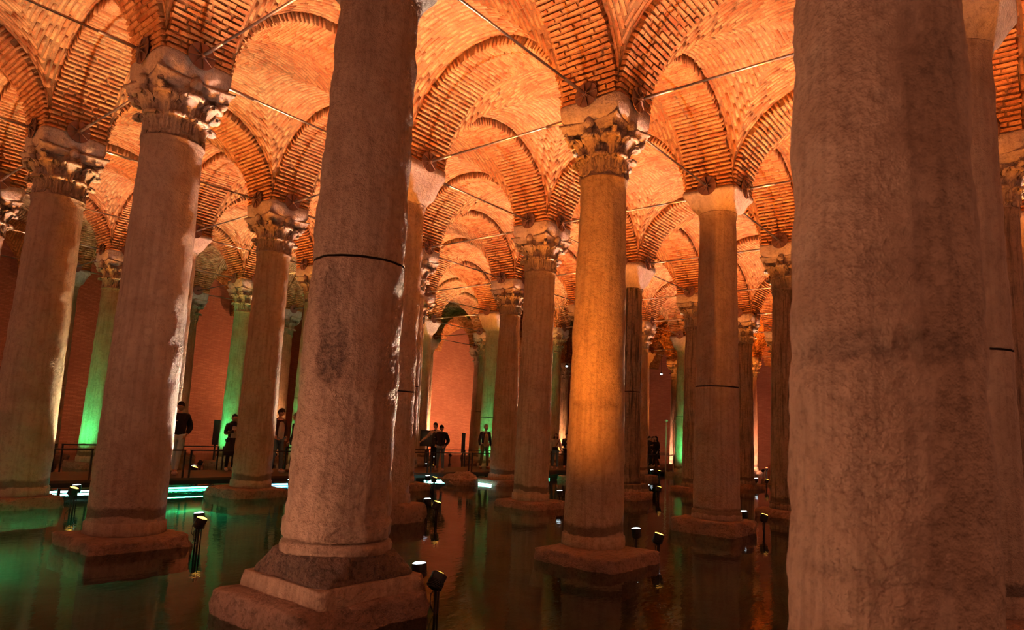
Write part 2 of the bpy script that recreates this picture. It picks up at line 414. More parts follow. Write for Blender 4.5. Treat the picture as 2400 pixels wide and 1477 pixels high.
# ------------------------------------------------------------------ columns
def shaft_mesh(name, zb, zt, rb, rt, seed, mat, rough=.006, joints=(), n=56, foot=True, scars=()):
    """a worn shaft: foot collar, entasis, neck ring, drum joints as real grooves"""
    H = zt-zb; zs = set(np.linspace(zb, zt, 110 if n > 80 else 64))
    for j in joints: zs |= {j-.035, j-.012, j-.010, j+.010, j+.012, j+.035}
    zs |= {zb+.03, zb+.17, zb+.19, zt-.12, zt-.10, zt-.04, zt-.02}
    zs = sorted(zs); V = []; F = []; MI = []; SC = []
    for z in zs:
        f = (z-zb)/H; r = rb+(rt-rb)*(f**1.25)
        if foot:
            if z < zb+.18: r += .028
            if z < zb+.02: r -= .02
            if zt-.105 < z: r += .012
            if z > zt-.03: r += .02
        for j in joints:
            if abs(z-j) < .011: r -= .035
        for k in range(n):
            t = 2*PI*k/n; c, s_ = math.cos(t), math.sin(t)
            d = rough*(n3(c*rb, s_*rb, z, 3.2, seed)*1.2 + n3(c*rb, s_*rb, z, 9, seed)*.7 + .5*n3(c*rb, s_*rb, z, 22, seed))
            d += .006*n3(c*2, s_*2, z*.12, 2.5, seed+9); scar = 0.0
            for (sz, sa, hz, ha, dep) in scars:
                da = (t-sa+PI) % (2*PI)-PI; e_ = (z-sz)/hz; g = (da/ha)**2+e_*e_+.35*n3(c, s_, z, 5, seed)
                if g < 1: d -= dep*min(1, (1-g)*2)*(.65+.5*n3(c*rb, s_*rb, z, 14, seed+3))
                scar = max(scar, min(1, max(0, (1-g)*2.5))*min(1, dep/.05))
            V.append(((r+d)*c, (r+d)*s_, z)); SC.append(scar)
    for i in range(len(zs)-1):
        for k in range(n):
            q = (k+1) % n; F.append((i*n+k, i*n+q, (i+1)*n+q, (i+1)*n+k))
            zc = (zs[i]+zs[i+1])/2; mi = 0
            for j in joints:
                if abs(zc-j) < .0112: mi = 1
            MI.append(mi)
    F.append(tuple(range(n-1, -1, -1))); MI.append(0); F.append(tuple((len(zs)-1)*n+k for k in range(n))); MI.append(0)
    me = mesh(name, V, F, [mat, M_JOINT, M_ERODED], True); me.polygons.foreach_set('material_index', MI)
    if scars: me.attributes.new('scar', 'FLOAT', 'POINT').data.foreach_set('value', SC)
    return me
def slab_mesh(name, hx, hy, z0, z1, seed, mat, rough=.05, n=18, off=(0, 0), rnd=.10, sq=16.0):
    """an eroded square stone slab, rounded and chipped"""
    V = []; F = []
    def edge(t):     # point on a rounded square
        c, s_ = math.cos(t), math.sin(t); p = sq
        r = 1/((abs(c)**p+abs(s_)**p)**(1/p)); return r*c, r*s_
    N = 72; rings = [(1.02, z0-.35), (1.03, z0), (1.02, z0+(z1-z0)*.4), (1.0, z1-rnd*.6), (.985, z1-rnd*.25), (.95, z1-.01), (.8, z1), (.5, z1), (.1, z1)]
    for f, z in rings:
        for k in range(N):
            x, y = edge(2*PI*k/N+.001); x *= hx*f; y *= hy*f
            side = 1 if f > .94 else .25
            d = rough*(n3(x, y, z, 3, seed)+.7*n3(x, y, z, 8, seed)+.4*n3(x, y, z, 20, seed))*side
            l = math.hypot(x, y); V.append((x+x/l*d+off[0], y+y/l*d+off[1], z+(.5*rough*n3(x, y, 0, 2.5, seed+4) if f > .9 else .18*rough*n3(x, y, 0, 3, seed))))
    for i in range(len(rings)-1):
        for k in range(N):
            q = (k+1) % N; F.append((i*N+k, i*N+q, (i+1)*N+q, (i+1)*N+k))
    F.append(tuple((len(rings)-1)*N+k for k in range(N)))
    me = mesh(name, V, F, mat, True); return me
# --- carved capital pieces
CZ0, CZ1 = 5.92, 6.83
def bell_r(z):
    f = (z-CZ0)/(CZ1-CZ0); return .355+.02*f+.13*f**3
def capital_core():
    mb = MB(); prof = [(.33, CZ0-.01), (.375, CZ0), (.375, CZ0+.03)]+[(bell_r(z), z) for z in np.linspace(CZ0+.04, CZ1-.12, 10)]
    mb.lathe(prof, 32)
    # abacus with concave sides
    N = 48; V = []; F = []
    lv = [(.90, CZ1-.16), (.96, CZ1-.10), (.97, CZ1-.06), (1.02, CZ1-.05), (1.03, CZ1)]
    for f, z in lv:
        for k in range(N):
            s4 = k*4/N; side = int(s4); t = (s4-side)*2-1; d = .545-.085*(1-t*t)
            x, y = d, t*.545*(1-.0*abs(t))
            if abs(t) > .93: x *= .97
            a_ = side*PI/2; xx, yy = x*math.cos(a_)-y*math.sin(a_), x*math.sin(a_)+y*math.cos(a_)
            V.append((xx*f, yy*f, z+.012*n3(xx, yy, z, 6)))
    for i in range(len(lv)-1):
        for k in range(N): q = (k+1) % N; F.append((i*N+k, i*N+q, (i+1)*N+q, (i+1)*N+k))
    F += [tuple(range(N-1, -1, -1)), tuple((len(lv)-1)*N+k for k in range(N))]
    mb.add(V, F); return mb.me('capital', M_CAP, True)
def leaf_mesh(h, wdt, z0, curl):
    """acanthus leaf hugging the bell: ribbed, lobed edge, tip curling out and over"""
    NU, NVv = 19, 18; V = []; F = []
    for side in (0, 1):
        for j in range(NVv+1):
            t = j/NVv
            lob = .74+.26*abs(math.sin(t*PI*4.5)); wd = wdt*(.62+.42*math.sin(min(1, t*1.25)*PI*.62))*(1-max(0, t-.72)*1.9)*lob
            if t < .86: z = z0+h*t/.86; out = curl*max(0, t-.45)**2*1.6
            else: q = (t-.86)/.14; z = z0+h-.055*q*q*1.4; out = curl*(.41**2*1.6)+.055*math.sin(q*PI*.55)+.01*q
            for i in range(NU+1):
                s = -1+2*i/NU; a_ = s*wd/.40
                rib = .016*math.cos(s*PI*4.0+t*3*(1 if s > 0 else -1))*(1-.3*t)+.020*math.exp(-(s*6)**2); rib -= .034*(abs(s)**3)
                hole = -.05 if (abs(abs(s)-.50) < .11 and (abs(t-.30) < .045 or abs(t-.58) < .045 or abs(t-.80) < .04)) or (abs(abs(s)-.82) < .12 and (abs(t-.45) < .04 or abs(t-.68) < .04)) else 0
                r = bell_r(min(z, CZ1-.1))+.030+out+rib+hole-(.045 if side else 0)
                V.append((r*math.cos(a_), r*math.sin(a_), z))
    W = NU+1; K = W*(NVv+1)
    for j in range(NVv):
        for i in range(NU):
            q = j*W+i; F.append((q, q+1, q+W+1, q+W)); F.append((K+q+W, K+q+W+1, K+q+1, K+q))
    for i in range(NU): q = NVv*W+i; F.append((q, q+1, K+q+1, K+q)); F.append((i+1, i, K+i, K+i+1))
    for j in range(NVv):
        q = j*W; F.append((q+W, q, K+q, K+q+W)) ; q = j*W+NU; F.append((q, q+W, K+q+W, K+q))
    return mesh('leaf', V, F, M_CAP, True)
CAP_CORE = capital_core()
LEAF_LO = leaf_mesh(.33, .165, CZ0+.03, .26); LEAF_HI = leaf_mesh(.56, .165, CZ0+.10, .40)
def volute_mesh():
    mb = MB(); pts = []; rad = []
    for i in range(22):
        f = i/21; a_ = -PI*.5+f*PI*2.6; r = .085*(1-.72*f); pts.append((.60+r*math.cos(a_)-.02, 0, CZ1-.20+r*math.sin(a_)+.03)); rad.append(.045*(1-.5*f))
    pts = [(.40, 0, CZ1-.40), (.47, 0, CZ1-.30), (.54, 0, CZ1-.265)]+pts; rad = [.03, .036, .042]+rad
    mb.tube(pts, rad, 8); return mb.me('volute', M_CAP, True)
VOLUTE = volute_mesh()
def boss_mesh():
    mb = MB(); mb.ball((.50, 0, CZ1-.07), (.085, .085, .10), 12, 8); mb.tube([(.40, 0, CZ1-.30), (.46, 0, CZ1-.20), (.49, 0, CZ1-.12)], [.035, .05, .06], 8)
    return mb.me('boss', M_CAP, True)
BOSS = boss_mesh()
CAP_FAR = None
def far_capital():
    """the same capital as one mesh for columns too far away to show their leaves singly"""
    mb = MB()
    def put(me, a_):
        R = Matrix.Rotation(a_, 3, 'Z'); mb.add([R @ v.co for v in me.vertices], [p.vertices[:] for p in me.polygons])
    put(CAP_CORE, 0)
    for k in range(8): put(LEAF_LO, k*PI/4+PI/8); put(LEAF_HI, k*PI/4)
    for k in range(4): put(VOLUTE, k*PI/2+PI/4); put(BOSS, k*PI/2)
    return mb.me('capital', M_CAP, True)
CAP_FAR = far_capital()
def block_mesh(name, prof, seed, mat, n=40, rough=.015, pw=10.0):
    """square block lathed through (half size, z, squareness)"""
    V = []; F = []
    for (h, z, sq) in prof:
        for k in range(n):
            t = 2*PI*(k+.5)/n; c, s_ = math.cos(t), math.sin(t); p = 2+sq*pw
            r = h/((abs(c)**p+abs(s_)**p)**(1/p)); x, y = r*c, r*s_
            d = rough*(n3(x, y, z, 4, seed)+.5*n3(x, y, z, 11, seed)); V.append((x+c*d, y+s_*d, z+rough*.8*n3(x, y, z, 3, seed+5)))
    for i in range(len(prof)-1):
        for k in range(n): q = (k+1) % n; F.append((i*n+k, i*n+q, (i+1)*n+q, (i+1)*n+k))
    F += [tuple(range(n-1, -1, -1)), tuple((len(prof)-1)*n+k for k in range(n))]
    return mesh(name, V, F, mat, True)
IMPOST = [block_mesh('impost', [(.44, CZ1-.03, 1), (.50, CZ1-.005, 1), (.535, CZ1+.03, 1), (.56, CZ1+.10, 1), (.57, CZ1+.18, 1), (.575, Z_IMP-.02, 1), (.565, Z_IMP+.012, 1)], sd, M_CAP, n=64, rough=.028) for sd in (1, 2, 3)]
def plain_capital(zt, rt, seed):
    """flared plain capital: round neck swelling into a square block"""
    return block_mesh('capital', [(rt+.02, zt-.01, 0), (rt+.035, zt+.015, 0), (rt+.05, zt+.05, 0), (rt+.10, zt+(Z_IMP-zt)*.25, .25), (.52, zt+(Z_IMP-zt)*.62, .8), (.585, zt+(Z_IMP-zt)*.80, 1), (.60, zt+(Z_IMP-zt)*.86, 1), (.60, Z_IMP+.012, 1)], seed, M_CAP, rough=.012)

# (u, v): type, rb, rt, shaft bottom, shaft top, joints, material, plinth half size
COL = {
 (0, 0): dict(t='p', rb=.505, rt=.42, zt=6.42, zb=.72, j=(3.46,), m='R', ped=True, scars=((2.50, -2.62, .34, .36, .055), (2.95, -2.78, .50, .34, .030), (1.4, -2.2, .8, .5, .012))),
 (0, -1): dict(t='c', rb=.53, rt=.42, j=(), m='R', zb=.12, scars=((2.35, 3.35, .085, 1.5, .028), (1.2, 3.3, .03, 1.6, .018), (3.9, 4.1, .25, .4, .02))),
 (1, -1): dict(t='p', rb=.43, rt=.35, zt=6.55, j=(2.95,), m='M', ph=.66),
 (2, -1): dict(t='c', rb=.43, rt=.37, m='D'),
 (0, 1): dict(t='c', rb=.50, rt=.425, zb=.14, m='M', ph=.68, off=(-.05, -.1)),
 (0, 2): dict(t='c', rb=.52, rt=.44, zb=.20, m='M', ph=.66, off=(-.04, .04)),
 (0, 3): dict(t='c', m='M'),
 (1, 0): dict(t='c', rb=.455, rt=.365, zb=.17, m='Y', ph=.70, off=(-.22, -.2), scars=((2.3, -2.58, .05, 1.6, .026),)),
 (1, 1): dict(t='p', rb=.46, rt=.38, zt=6.35, zb=.34, m='R', ph=.64, off=(-.04, .03), j=(2.5,)),
 (1, 2): dict(t='c', rb=.45, rt=.395, zb=.20, m='Y', ph=.70, off=(-.06, .06)),
 (2, 0): dict(t='p', rb=.47, rt=.375, zt=6.70, zb=.26, m='M', ph=.66, off=(-.05, .04), j=(2.95,)),
 (2, 1): dict(t='c', rb=.435, rt=.39, zb=.16, m='Y', ph=.68),
 (2, 2): dict(t='c', rb=.42, rt=.36, zb=.2, m='M', j=(3.0,)),
 (3, 0): dict(t='c', rb=.45, rt=.37, m='D', ph=.66),
 (3, 1): dict(t='p', rb=.42, rt=.36, zt=6.42, zb=.45, m='B', ped2=True, j=(3.2,)),
 (3, 2): dict(t='c', rb=.46, rt=.36, zb=.18, m='Y'),
 (1, 3): dict(t='p', zt=6.62, m='Y', j=(2.6,)),
 (2, 3): dict(t='c', m='Y', j=(2.6,)),
 (1, 4): dict(t='c', m='Y', rb=.48, rt=.40), (2, 4): dict(t='c', m='Y', rb=.46, rt=.38),
 (1, 5): dict(t='p', zt=6.5, m='M', j=(2.7,)), (4, 3): dict(t='p', zt=6.3, m='Y', j=(2.4,)),
 (4, 1): dict(t='c', m='D', rb=.44, rt=.37), (3, 3): dict(t='c', m='Y'),
 (5, 1): dict(t='c', m='D'), (6, 2): dict(t='p', zt=6.4, m='Y', j=(3.,)),
}
MATS = dict(M=M_STONE, R=M_STONE_R, Y=M_STONE_Y, D=M_STONE_D, B=M_STONE_B)
SHAFT_CACHE = {}; PLINTH_CACHE = {}
# how each column is named in its own label and in those of the things beside it
NAMES = {
 (0, -1): 'huge foreground column', (0, 0): 'weathered pedestal column', (0, 1): 'white-edged left column', (0, 2): 'yellow-edged leftmost column', (0, 3): 'column at left picture edge',
 (1, -1): 'plain column behind foreground column', (2, -1): 'column at right picture edge', (1, 0): 'bright orange column', (1, 1): 'half-hidden plain column', (1, 2): 'column among left visitors',
 (2, 0): 'black-jointed plain column', (2, 1): 'carved column beside bright orange column', (2, 2): 'sliver column behind half-hidden one', (1, 3): 'shadowed plain column at left', (1, 4): 'green-lit left column',
 (1, 5): 'pale plain column by wall', (2, 3): 'greenish column left of pedestal column', (2, 4): 'green-lit column behind dark coat', (2, 5): 'slim far-left column', (3, 5): 'slim column near white shirt',
 (3, 0): 'dark streaked carved column', (3, 1): 'black-streaked plain column', (3, 2): 'carved column right of boulder', (3, 3): 'third sliver column in line', (4, 1): 'carved column beside black-jointed one',
 (4, 2): 'sliver touching bright orange column', (4, 3): 'plain column behind tan sweater', (4, 4): 'far column left of wall', (5, 1): 'carved column behind black-jointed one', (5, 2): 'far column by black coats',
 (5, 3): 'far column beside cream sweater', (5, 4): 'far column right of wall', (5, 5): 'farthest column left of wall', (6, 1): 'far column beside dark streaked one', (6, 2): 'green-lit far plain column'}
COLUMN_LABELS = {
 (0, -1): 'huge rough column filling the right foreground, its top out of view', (0, 0): 'thick weathered column with dark eroded patch on a stepped pedestal', (0, 1): 'tall carved-capital column with white-lit right edge on a square slab, at left',
 (0, 2): 'leftmost full column, carved capital, right edge lit yellow', (0, 3): 'column cut by the left picture edge, only its carved capital showing', (1, -1): 'column with flared plain capital just right of the huge foreground column',
 (2, -1): 'dark column cut by the right picture edge, carved capital', (1, 0): 'bright orange lit column with carved capital, right of the middle', (1, 1): 'plain-capital column half hidden behind the weathered pedestal column',
 (1, 2): 'carved-capital column standing among the visitors at left', (2, 0): 'plain flared-capital column with a black joint at mid height', (2, 1): 'slim carved-capital column just left of the bright orange column',
 (2, 2): 'narrow sliver of a column right behind the half-hidden plain column', (1, 3): 'shadowed plain column seen just right of the white-edged left column', (1, 4): 'green-lit carved column between the two leftmost big columns',
 (1, 5): 'pale plain-capital column near the left brick wall', (2, 3): 'greenish column between the weathered pedestal column and the white-shirted person', (2, 4): 'green-lit column behind the person in the dark coat',
 (2, 5): 'slim far column right of the shadowed plain column at left', (3, 5): 'slim far column above the white-shirted person', (3, 0): 'dark vertically streaked carved column beside the huge foreground column',
 (3, 1): 'plain column with black water streaks right behind the bright orange column', (3, 2): 'carved column standing right of the boulder', (3, 3): 'third narrow sliver of column in line left of the lit wall',
 (4, 1): 'dark carved column just left of the black-jointed plain column', (4, 2): 'thin sliver of column touching the left edge of the bright orange column', (4, 3): 'pale plain-capital column behind the person in tan sweater',
 (4, 4): 'far carved column at the left side of the orange-lit wall', (5, 1): 'carved column just right of the black-jointed plain column', (5, 2): 'far column beside the black-coated people',
 (5, 3): 'far narrow column beside the person with the waist bag', (5, 4): 'far column at the right side of the orange-lit wall', (5, 5): 'farthest column at the left side of the orange-lit wall', (6, 1): 'far thin column left of the dark streaked carved column',
 (6, 2): 'far plain column lit green, left of the dark carved column', (6, 5): 'distant column glimpsed right of the orange-lit wall', (7, 3): 'distant thin column beyond the black-coated people', (8, 2): 'distant pale column right of the black-jointed plain column',
 (8, 3): 'distant column beside the thin pale poles', (8, 5): 'distant column between the slim carved and bright orange columns'}
def add_column(u, v, depth):
    d = COL.get((u, v), dict(t='p' if (u*5+v*3) % 4 == 0 else 'c', m='MYDY'[(u+2*v) % 4], zt=6.4, j=((2.8,) if (u+v) % 3 == 0 else ())))
    ty = d['t']; zb = d.get('zb', .18); zt = d.get('zt', CZ0) if ty == 'p' else CZ0; rb = d.get('rb', .44); rt = d.get('rt', .37); m_ = MATS[d.get('m', 'M')]
    r = empty('column', (gx(u), gy(v), 0)); rot = 0
    key = (ty, zb, zt, rb, rt, tuple(d.get('j', ())), d.get('m')) if depth > 16 else (u, v)
    if key not in SHAFT_CACHE:
        SHAFT_CACHE[key] = shaft_mesh('shaft', zb, zt+.005, rb, rt, u*3.1+v*1.7+5, m_, .02 if d.get('m') == 'R' else .011, d.get('j', ()), n=96 if depth < 9 else 56 if depth < 19 else 28, scars=d.get('scars', ()))
    obj('shaft', SHAFT_CACHE[key], r, rot=(0, 0, 0 if depth < 19 else random.choice([0, PI/2, PI, -PI/2])))
    if ty == 'c':
        if depth < 19:
            cp = obj('capital', CAP_CORE, r, rot=(0, 0, 0))
            for k in range(8): obj('leaf', LEAF_LO, cp, rot=(0, 0, k*PI/4+PI/8)); obj('leaf', LEAF_HI, cp, rot=(0, 0, k*PI/4))
            for k in range(4): obj('volute', VOLUTE, cp, rot=(0, 0, k*PI/2+PI/4)); obj('boss', BOSS, cp, rot=(0, 0, k*PI/2))
        else: cp = obj('capital', CAP_FAR, r)
        s_ = rt/.37; s_ = 1+(s_-1)*.6; cp.scale = (s_, s_, 1)
        obj('impost', IMPOST[(u+v) % 3], r)
    else:
        obj('capital', plain_capital(zt, rt, u+v*2.), r)
    if d.get('ped'):       # stepped pedestal: collar, chamfered pyramid, square block, rough slab
        obj('base_collar', block_mesh('base_collar', [(.50, .56, 0), (.54, .60, 0), (.555, .65, 0), (.54, .69, 0), (.46, .70, 0), (.45, .735, 0)], 3, M_STONE_R, 64, .03), r)
        obj('base_bell', block_mesh('base_bell', [(.575, .36, 1), (.575, .40, 1), (.565, .43, .8), (.55, .50, .25), (.54, .60, .06), (.50, .62, .0)], 4, M_ERODED, 64, .02), r)
        obj('pedestal', slab_mesh('pedestal', .62, .62, .23, .385, 6, M_STONE_R, .022, rnd=.03, sq=40), r)
        obj('plinth', slab_mesh('plinth', .755, .73, .0, .235, 2, M_PLINTH, .07, rnd=.10, sq=24, off=(-.13, .02)), r)
    elif d.get('ped2'):
        obj('pedestal', slab_mesh('pedestal', .52, .52, .2, .46, 8, M_STONE_D, .03, rnd=.16), r)
        obj('plinth', slab_mesh('plinth', .62, .62, .0, .24, 5, M_PLINTH, .05, rnd=.08), r)
    else:
        ph = d.get('ph', .68)
        if depth < 19: pm = slab_mesh('plinth', ph, ph*.98, 0, zb+.012, u+v*3.3+1, M_PLINTH, .07, off=d.get('off', (0, 0)))
        else:
            k2 = (ph, zb)
            if k2 not in PLINTH_CACHE: PLINTH_CACHE[k2] = slab_mesh('plinth', ph, ph, 0, zb+.012, 3, M_PLINTH, .07)
            pm = PLINTH_CACHE[k2]
        obj('plinth', pm, r)
    return r
COLS = {}
for u in range(0, 9):
    for v in range(-1, 6):
        p = proj((gx(u), gy(v), 3))
        if p is None: continue
        R_ = .5*FPX/p[2]
        if p[0] < -R_*1.9-20 or p[0] > 2400+R_: continue
        if p[0] > 2010 and u >= 3 and (u, v) not in ((3, -1), (4, -1), (5, 0)): continue            # wholly behind the huge foreground column
        if (u, v) in ((7, 1), (7, 2), (7, 4), (7, 5), (8, 1), (8, 4), (6, 3)): continue
        COLS[(u, v)] = add_column(u, v, p[2])
for (u, v), o in COLS.items():
    tag(o, COLUMN_LABELS.get((u, v), 'column standing wholly behind nearer columns'), 'column', 'stone columns standing in the water', 'thing')

# ------------------------------------------------------------------ tie rods with ribbed plates
def plate_mesh():
    mb = MB(); n = 24
    mb.lathe([(.205, 0), (.21, .004), (.208, .014), (.03, .018)], n)
    return mb.me('plate', M_PLATE, False)
PLATE = plate_mesh()
RIB = MB().add([(.03, -.005, .014), (.20, -.006, .014), (.20, -.006, .026), (.03, -.005, .058), (.03, .005, .014), (.20, .006, .014), (.20, .006, .026), (.03, .005, .058)],
    [(0, 1, 2, 3), (7, 6, 5, 4), (0, 4, 5, 1), (3, 2, 6, 7), (1, 5, 6, 2), (0, 3, 7, 4)]).me('rib', M_PLATE)
HUB = MB().lathe([(.042, .012), (.042, .07), (.030, .075), (.030, .10), (.026, .105)], 12).me('hub', M_PLATE)
def tie_rod(p0, p1, z=7.20):
    a = Vector((*p0, z)); b = Vector((*p1, z)); d = (b-a).normalized(); L = (b-a).length; s0 = .60
    r = empty('tie_rod', a); r.rotation_euler = (0, 0, math.atan2(d.y, d.x))
    mb = MB(); mb.tube([(s0+.08, 0, 0), (L-s0-.08, 0, 0)], .019, 8); mb.obj('rod', M_STEEL, r, True)
    for x0 in (s0+.12, L-s0-.62): mb = MB(); mb.tube([(x0, 0, 0), (x0+.01, 0, 0), (x0+.49, 0, 0), (x0+.50, 0, 0)], [.02, .028, .028, .02], 8); mb.obj('sleeve', M_STEEL, r, True)
    dp = proj((a+b)/2)
    for x0, ry in ((s0, PI/2), (L-s0, -PI/2)):
        pl = obj('plate', PLATE, r, (x0, 0, 0), (0, ry, 0))
        if dp and dp[2] < 24:
            for k in range(8): obj('rib', RIB, pl, rot=(0, 0, k*PI/4+.2))
        obj('hub', HUB, pl)
    return r
RODS_SEEN = [(-1, 1, 1), (-1, 2, 1), (0, 0, 1), (0, 0, 0), (0, 1, 1), (0, 1, 0), (0, 2, 1), (0, 2, 0), (0, 3, 1), (0, 4, 1), (0, 5, 1), (1, -1, 1), (1, -1, 0), (1, 0, 1), (1, 0, 0), (1, 1, 1), (1, 1, 0), (1, 2, 1), (1, 2, 0), (1, 3, 1), (1, 3, 0), (1, 4, 1), (1, 4, 0), (1, 5, 1), (2, -1, 0), (2, 0, 1), (2, 0, 0), (2, 1, 1), (2, 1, 0), (2, 2, 1), (2, 3, 0), (2, 4, 0), (2, 5, 1), (3, -1, 1), (3, 0, 0), (3, 1, 1), (3, 1, 0), (3, 2, 1), (3, 2, 0), (3, 3, 1), (3, 4, 0), (4, 0, 0), (4, 1, 1), (4, 1, 0), (4, 2, 0), (4, 3, 0), (4, 4, 1), (5, 0, 0), (5, 1, 1), (5, 1, 0), (5, 2, 1), (5, 2, 0), (5, 4, 0), (5, 5, 1), (6, 1, 0), (7, 2, 0), (7, 3, 1), (8, 1, 0)]
def rod_label(u, v, du):
    a, b = (u, v), (u+du, v+1-du); A, B = NAMES.get(a), NAMES.get(b)
    if A and B: return 'steel tie rod, %s to %s' % (A, B)
    side = 'leftward' if (du and u < 2) or (not A and not du) else 'onward'
    if A: return 'steel tie rod running on from the %s, %s' % (A, 'away to the right' if du else 'away to the left')
    if B: return 'steel tie rod reaching the %s from %s' % (B, 'its left' if du else 'its right')
    return 'thin distant tie rod, %s' % {(0, 4, 1): 'lowest but one at the left picture edge', (0, 5, 1): 'lowest at the left picture edge', (3, -1, 1): 'cut by the right picture edge',
        (7, 2, 0): 'beyond the black-coated people', (7, 3, 1): 'above the thin pale poles', (8, 1, 0): 'at the far end right of the black-jointed column'}.get((u, v, du), 'far off at grid %d %d' % (u, v))
for (u, v, du) in RODS_SEEN:
    tag(tie_rod((gx(u), gy(v)), (gx(u+du), gy(v+1-du))), rod_label(u, v, du), 'tie rod', 'steel tie rods between the capitals')

# ------------------------------------------------------------------ lamps: every column carries an amber and a white spotlight
def spotlight(base, aim, col, lens, watts, hz=.34, cone=84, name='spotlight', blend=.6):
    r = empty(name, base); d = (Vector(aim)-Vector(base)-Vector((0, 0, hz))).normalized()
    mb = MB(); mb.tube([(-.018, 0, -.5), (-.018, 0, hz-.05)], .014, 6); mb.tube([(.022, 0, -.5), (.022, 0, hz-.09)], .010, 6); mb.obj('stem', M_BLACK, r)
    q = d.to_track_quat('Z', 'Y')
    mb = MB(); mb.lathe([(.03, -.115), (.055, -.11), (.072, -.075), (.078, -.02), (.080, .04), (.074, .042), (.072, .02)], 16)
    for k in range(5): mb.lathe([(.074, -.095+k*.014), (.083, -.093+k*.014), (.083, -.088+k*.014), (.074, -.086+k*.014)], 16)
    h = mb.obj('head', M_BLACK, r, False, (0, 0, hz)); h.rotation_mode = 'QUATERNION'; h.rotation_quaternion = q
    mb = MB(); mb.lathe([(.072, .041), (.05, .052), (.001, .056)], 16); mb.obj('lens', lens, h)
    mb = MB(); mb.tube([(-.03, 0, hz-.10), (-.08, .01, hz-.14), (-.085, 0, hz-.25), (-.03, .01, hz-.32)], .007, 5); mb.obj('cable', M_BLACK, r, True)
    L = bpy.data.lights.new('bulb', 'SPOT'); L.color = col; L.energy = watts; L.spot_size = math.radians(cone); L.spot_blend = blend; L.shadow_soft_size = .05
    lo = link(bpy.data.objects.new('bulb', L), r); lo.rotation_mode = 'QUATERNION'; lo.rotation_quaternion = (-d).to_track_quat('Z', 'Y'); lo.location = Vector((0, 0, hz))+d*.12
    return r
LAMPS = {}
LAMP_HIDDEN = {(0, -1), (0, 3), (1, -1), (2, -1), (2, 3), (3, 2), (3, 3)}
def lamp_label(c, u, v):
    if (u, v) in NAMES and (u, v) not in LAMP_HIDDEN: return '%s spotlight on a black stem beside the %s' % (c, NAMES[(u, v)])
    return '%s spotlight out of view beside a column' % c
for u in range(-1, 7):
    for v in range(-1, 5):
        p = proj((gx(u)+.8, gy(v)-.4, .3))
        if p is not None and (p[2] > 34 or p[0] > 2700): continue
        X, Y = gx(u), gy(v)
        k = .38 if u < 0 or (v < 0 and u < 2) else .75 if v >= 2 and u < 2 else 1.0
        if (u, v) == (-1, -1) or (u >= 3 and v == -1) or (u >= 5 and v == 0): continue
        aim = (X+2.45, Y-2.40, 8.9)
        if (u, v) == (0, 0): aim = (X+.72+3.6, Y-.73+.4, 5.2)          # this one is turned onto the next column
        if (u, v) == (-1, 0): aim = (gx(0), gy(-1), 3.0)  # unseen lamp, retinted and turned to fill the huge foreground column
        LAMPS[(u, v, 'a')] = tag(spotlight((X+.72, Y-.73, 0), aim, (1.0, .46, .26) if (u, v) == (-1, 0) else AMBER, M_LENS_A, 420 if (u, v) == (-1, 0) else AMBER_W*k*(.55 if (u, v) == (0, 0) else 1), cone=88 if (u, v) == (0, 0) else 58, blend=1.0 if (u, v) == (0, 0) else .6), lamp_label('amber', u, v), 'spotlight', 'amber spotlights beside the columns')
        wc = PALE if (u, v) == (0, 2) else WHITE
        if (u, v) == (-1, 0):                # unseen lamp, tinted warm and turned to fill the weathered column
            LAMPS[(u, v, 'w')] = tag(spotlight((X+.97, Y-.16, 0), (gx(0), gy(0), 4.2), (1.0, .46, .27), M_LENS_W, 260, cone=120), lamp_label('white', u, v), 'spotlight', 'white spotlights beside the columns'); continue
        LAMPS[(u, v, 'w')] = tag(spotlight((X+.95, Y-.22, 0), (X+.70, Y+.30, 6.0), wc, M_LENS_W, WHITE_W*(k if u >= 0 else .4), cone=66, blend=1.0), lamp_label('white', u, v), 'spotlight', 'white spotlights beside the columns')

# ------------------------------------------------------------------ walkway
DY0, DY1, DZ = 11.3, 13.7, .30
wk = empty('walkway', (0, DY0, 0))
mb = MB(); mb.box((18, (DY1-DY0)/2, DZ-.03), (48, DY1-DY0, .06)); mb.obj('deck', M_DECK, wk)
for y in (.03, DY1-DY0-.03): mb = MB(); mb.box((18, y, DZ-.10), (48, .05, .12)); mb.obj('edge_beam', M_RAIL, wk)
for i in range(22):
    for y in (.06, DY1-DY0-.06): mb = MB(); mb.box((-5+i*2.1, y, -.25), (.06, .06, .75)); mb.obj('leg', M_RAIL, wk)
tag(wk, 'dark low footbridge crossing the water behind the first columns', 'walkway')
def railing_panel(x, y, L):
    r = empty('railing_panel', (x, y, DZ))
    for x0 in (.02, L-.02): mb = MB(); mb.box((x0, 0, .34), (.035, .035, .68)); mb.obj('post', M_RAIL, r)
    mb = MB(); mb.box((L/2, 0, .672), (L, .05, .03)); mb.obj('top_rail', M_RAIL, r)
    return r
for y, nm in ((DY0+.05, 'front'), (DY1-.05, 'rear')):
    for i in range(18):
        x = -2.2+i*2.1; o = railing_panel(x, y, 1.98)
        if nm == 'front': tag(o, 'black metal railing panel along the near edge of the footbridge', 'railing', 'railing panels on the near edge')
        else: tag(o, 'black metal railing panel along the far edge of the footbridge', 'railing', 'railing panels on the far edge')

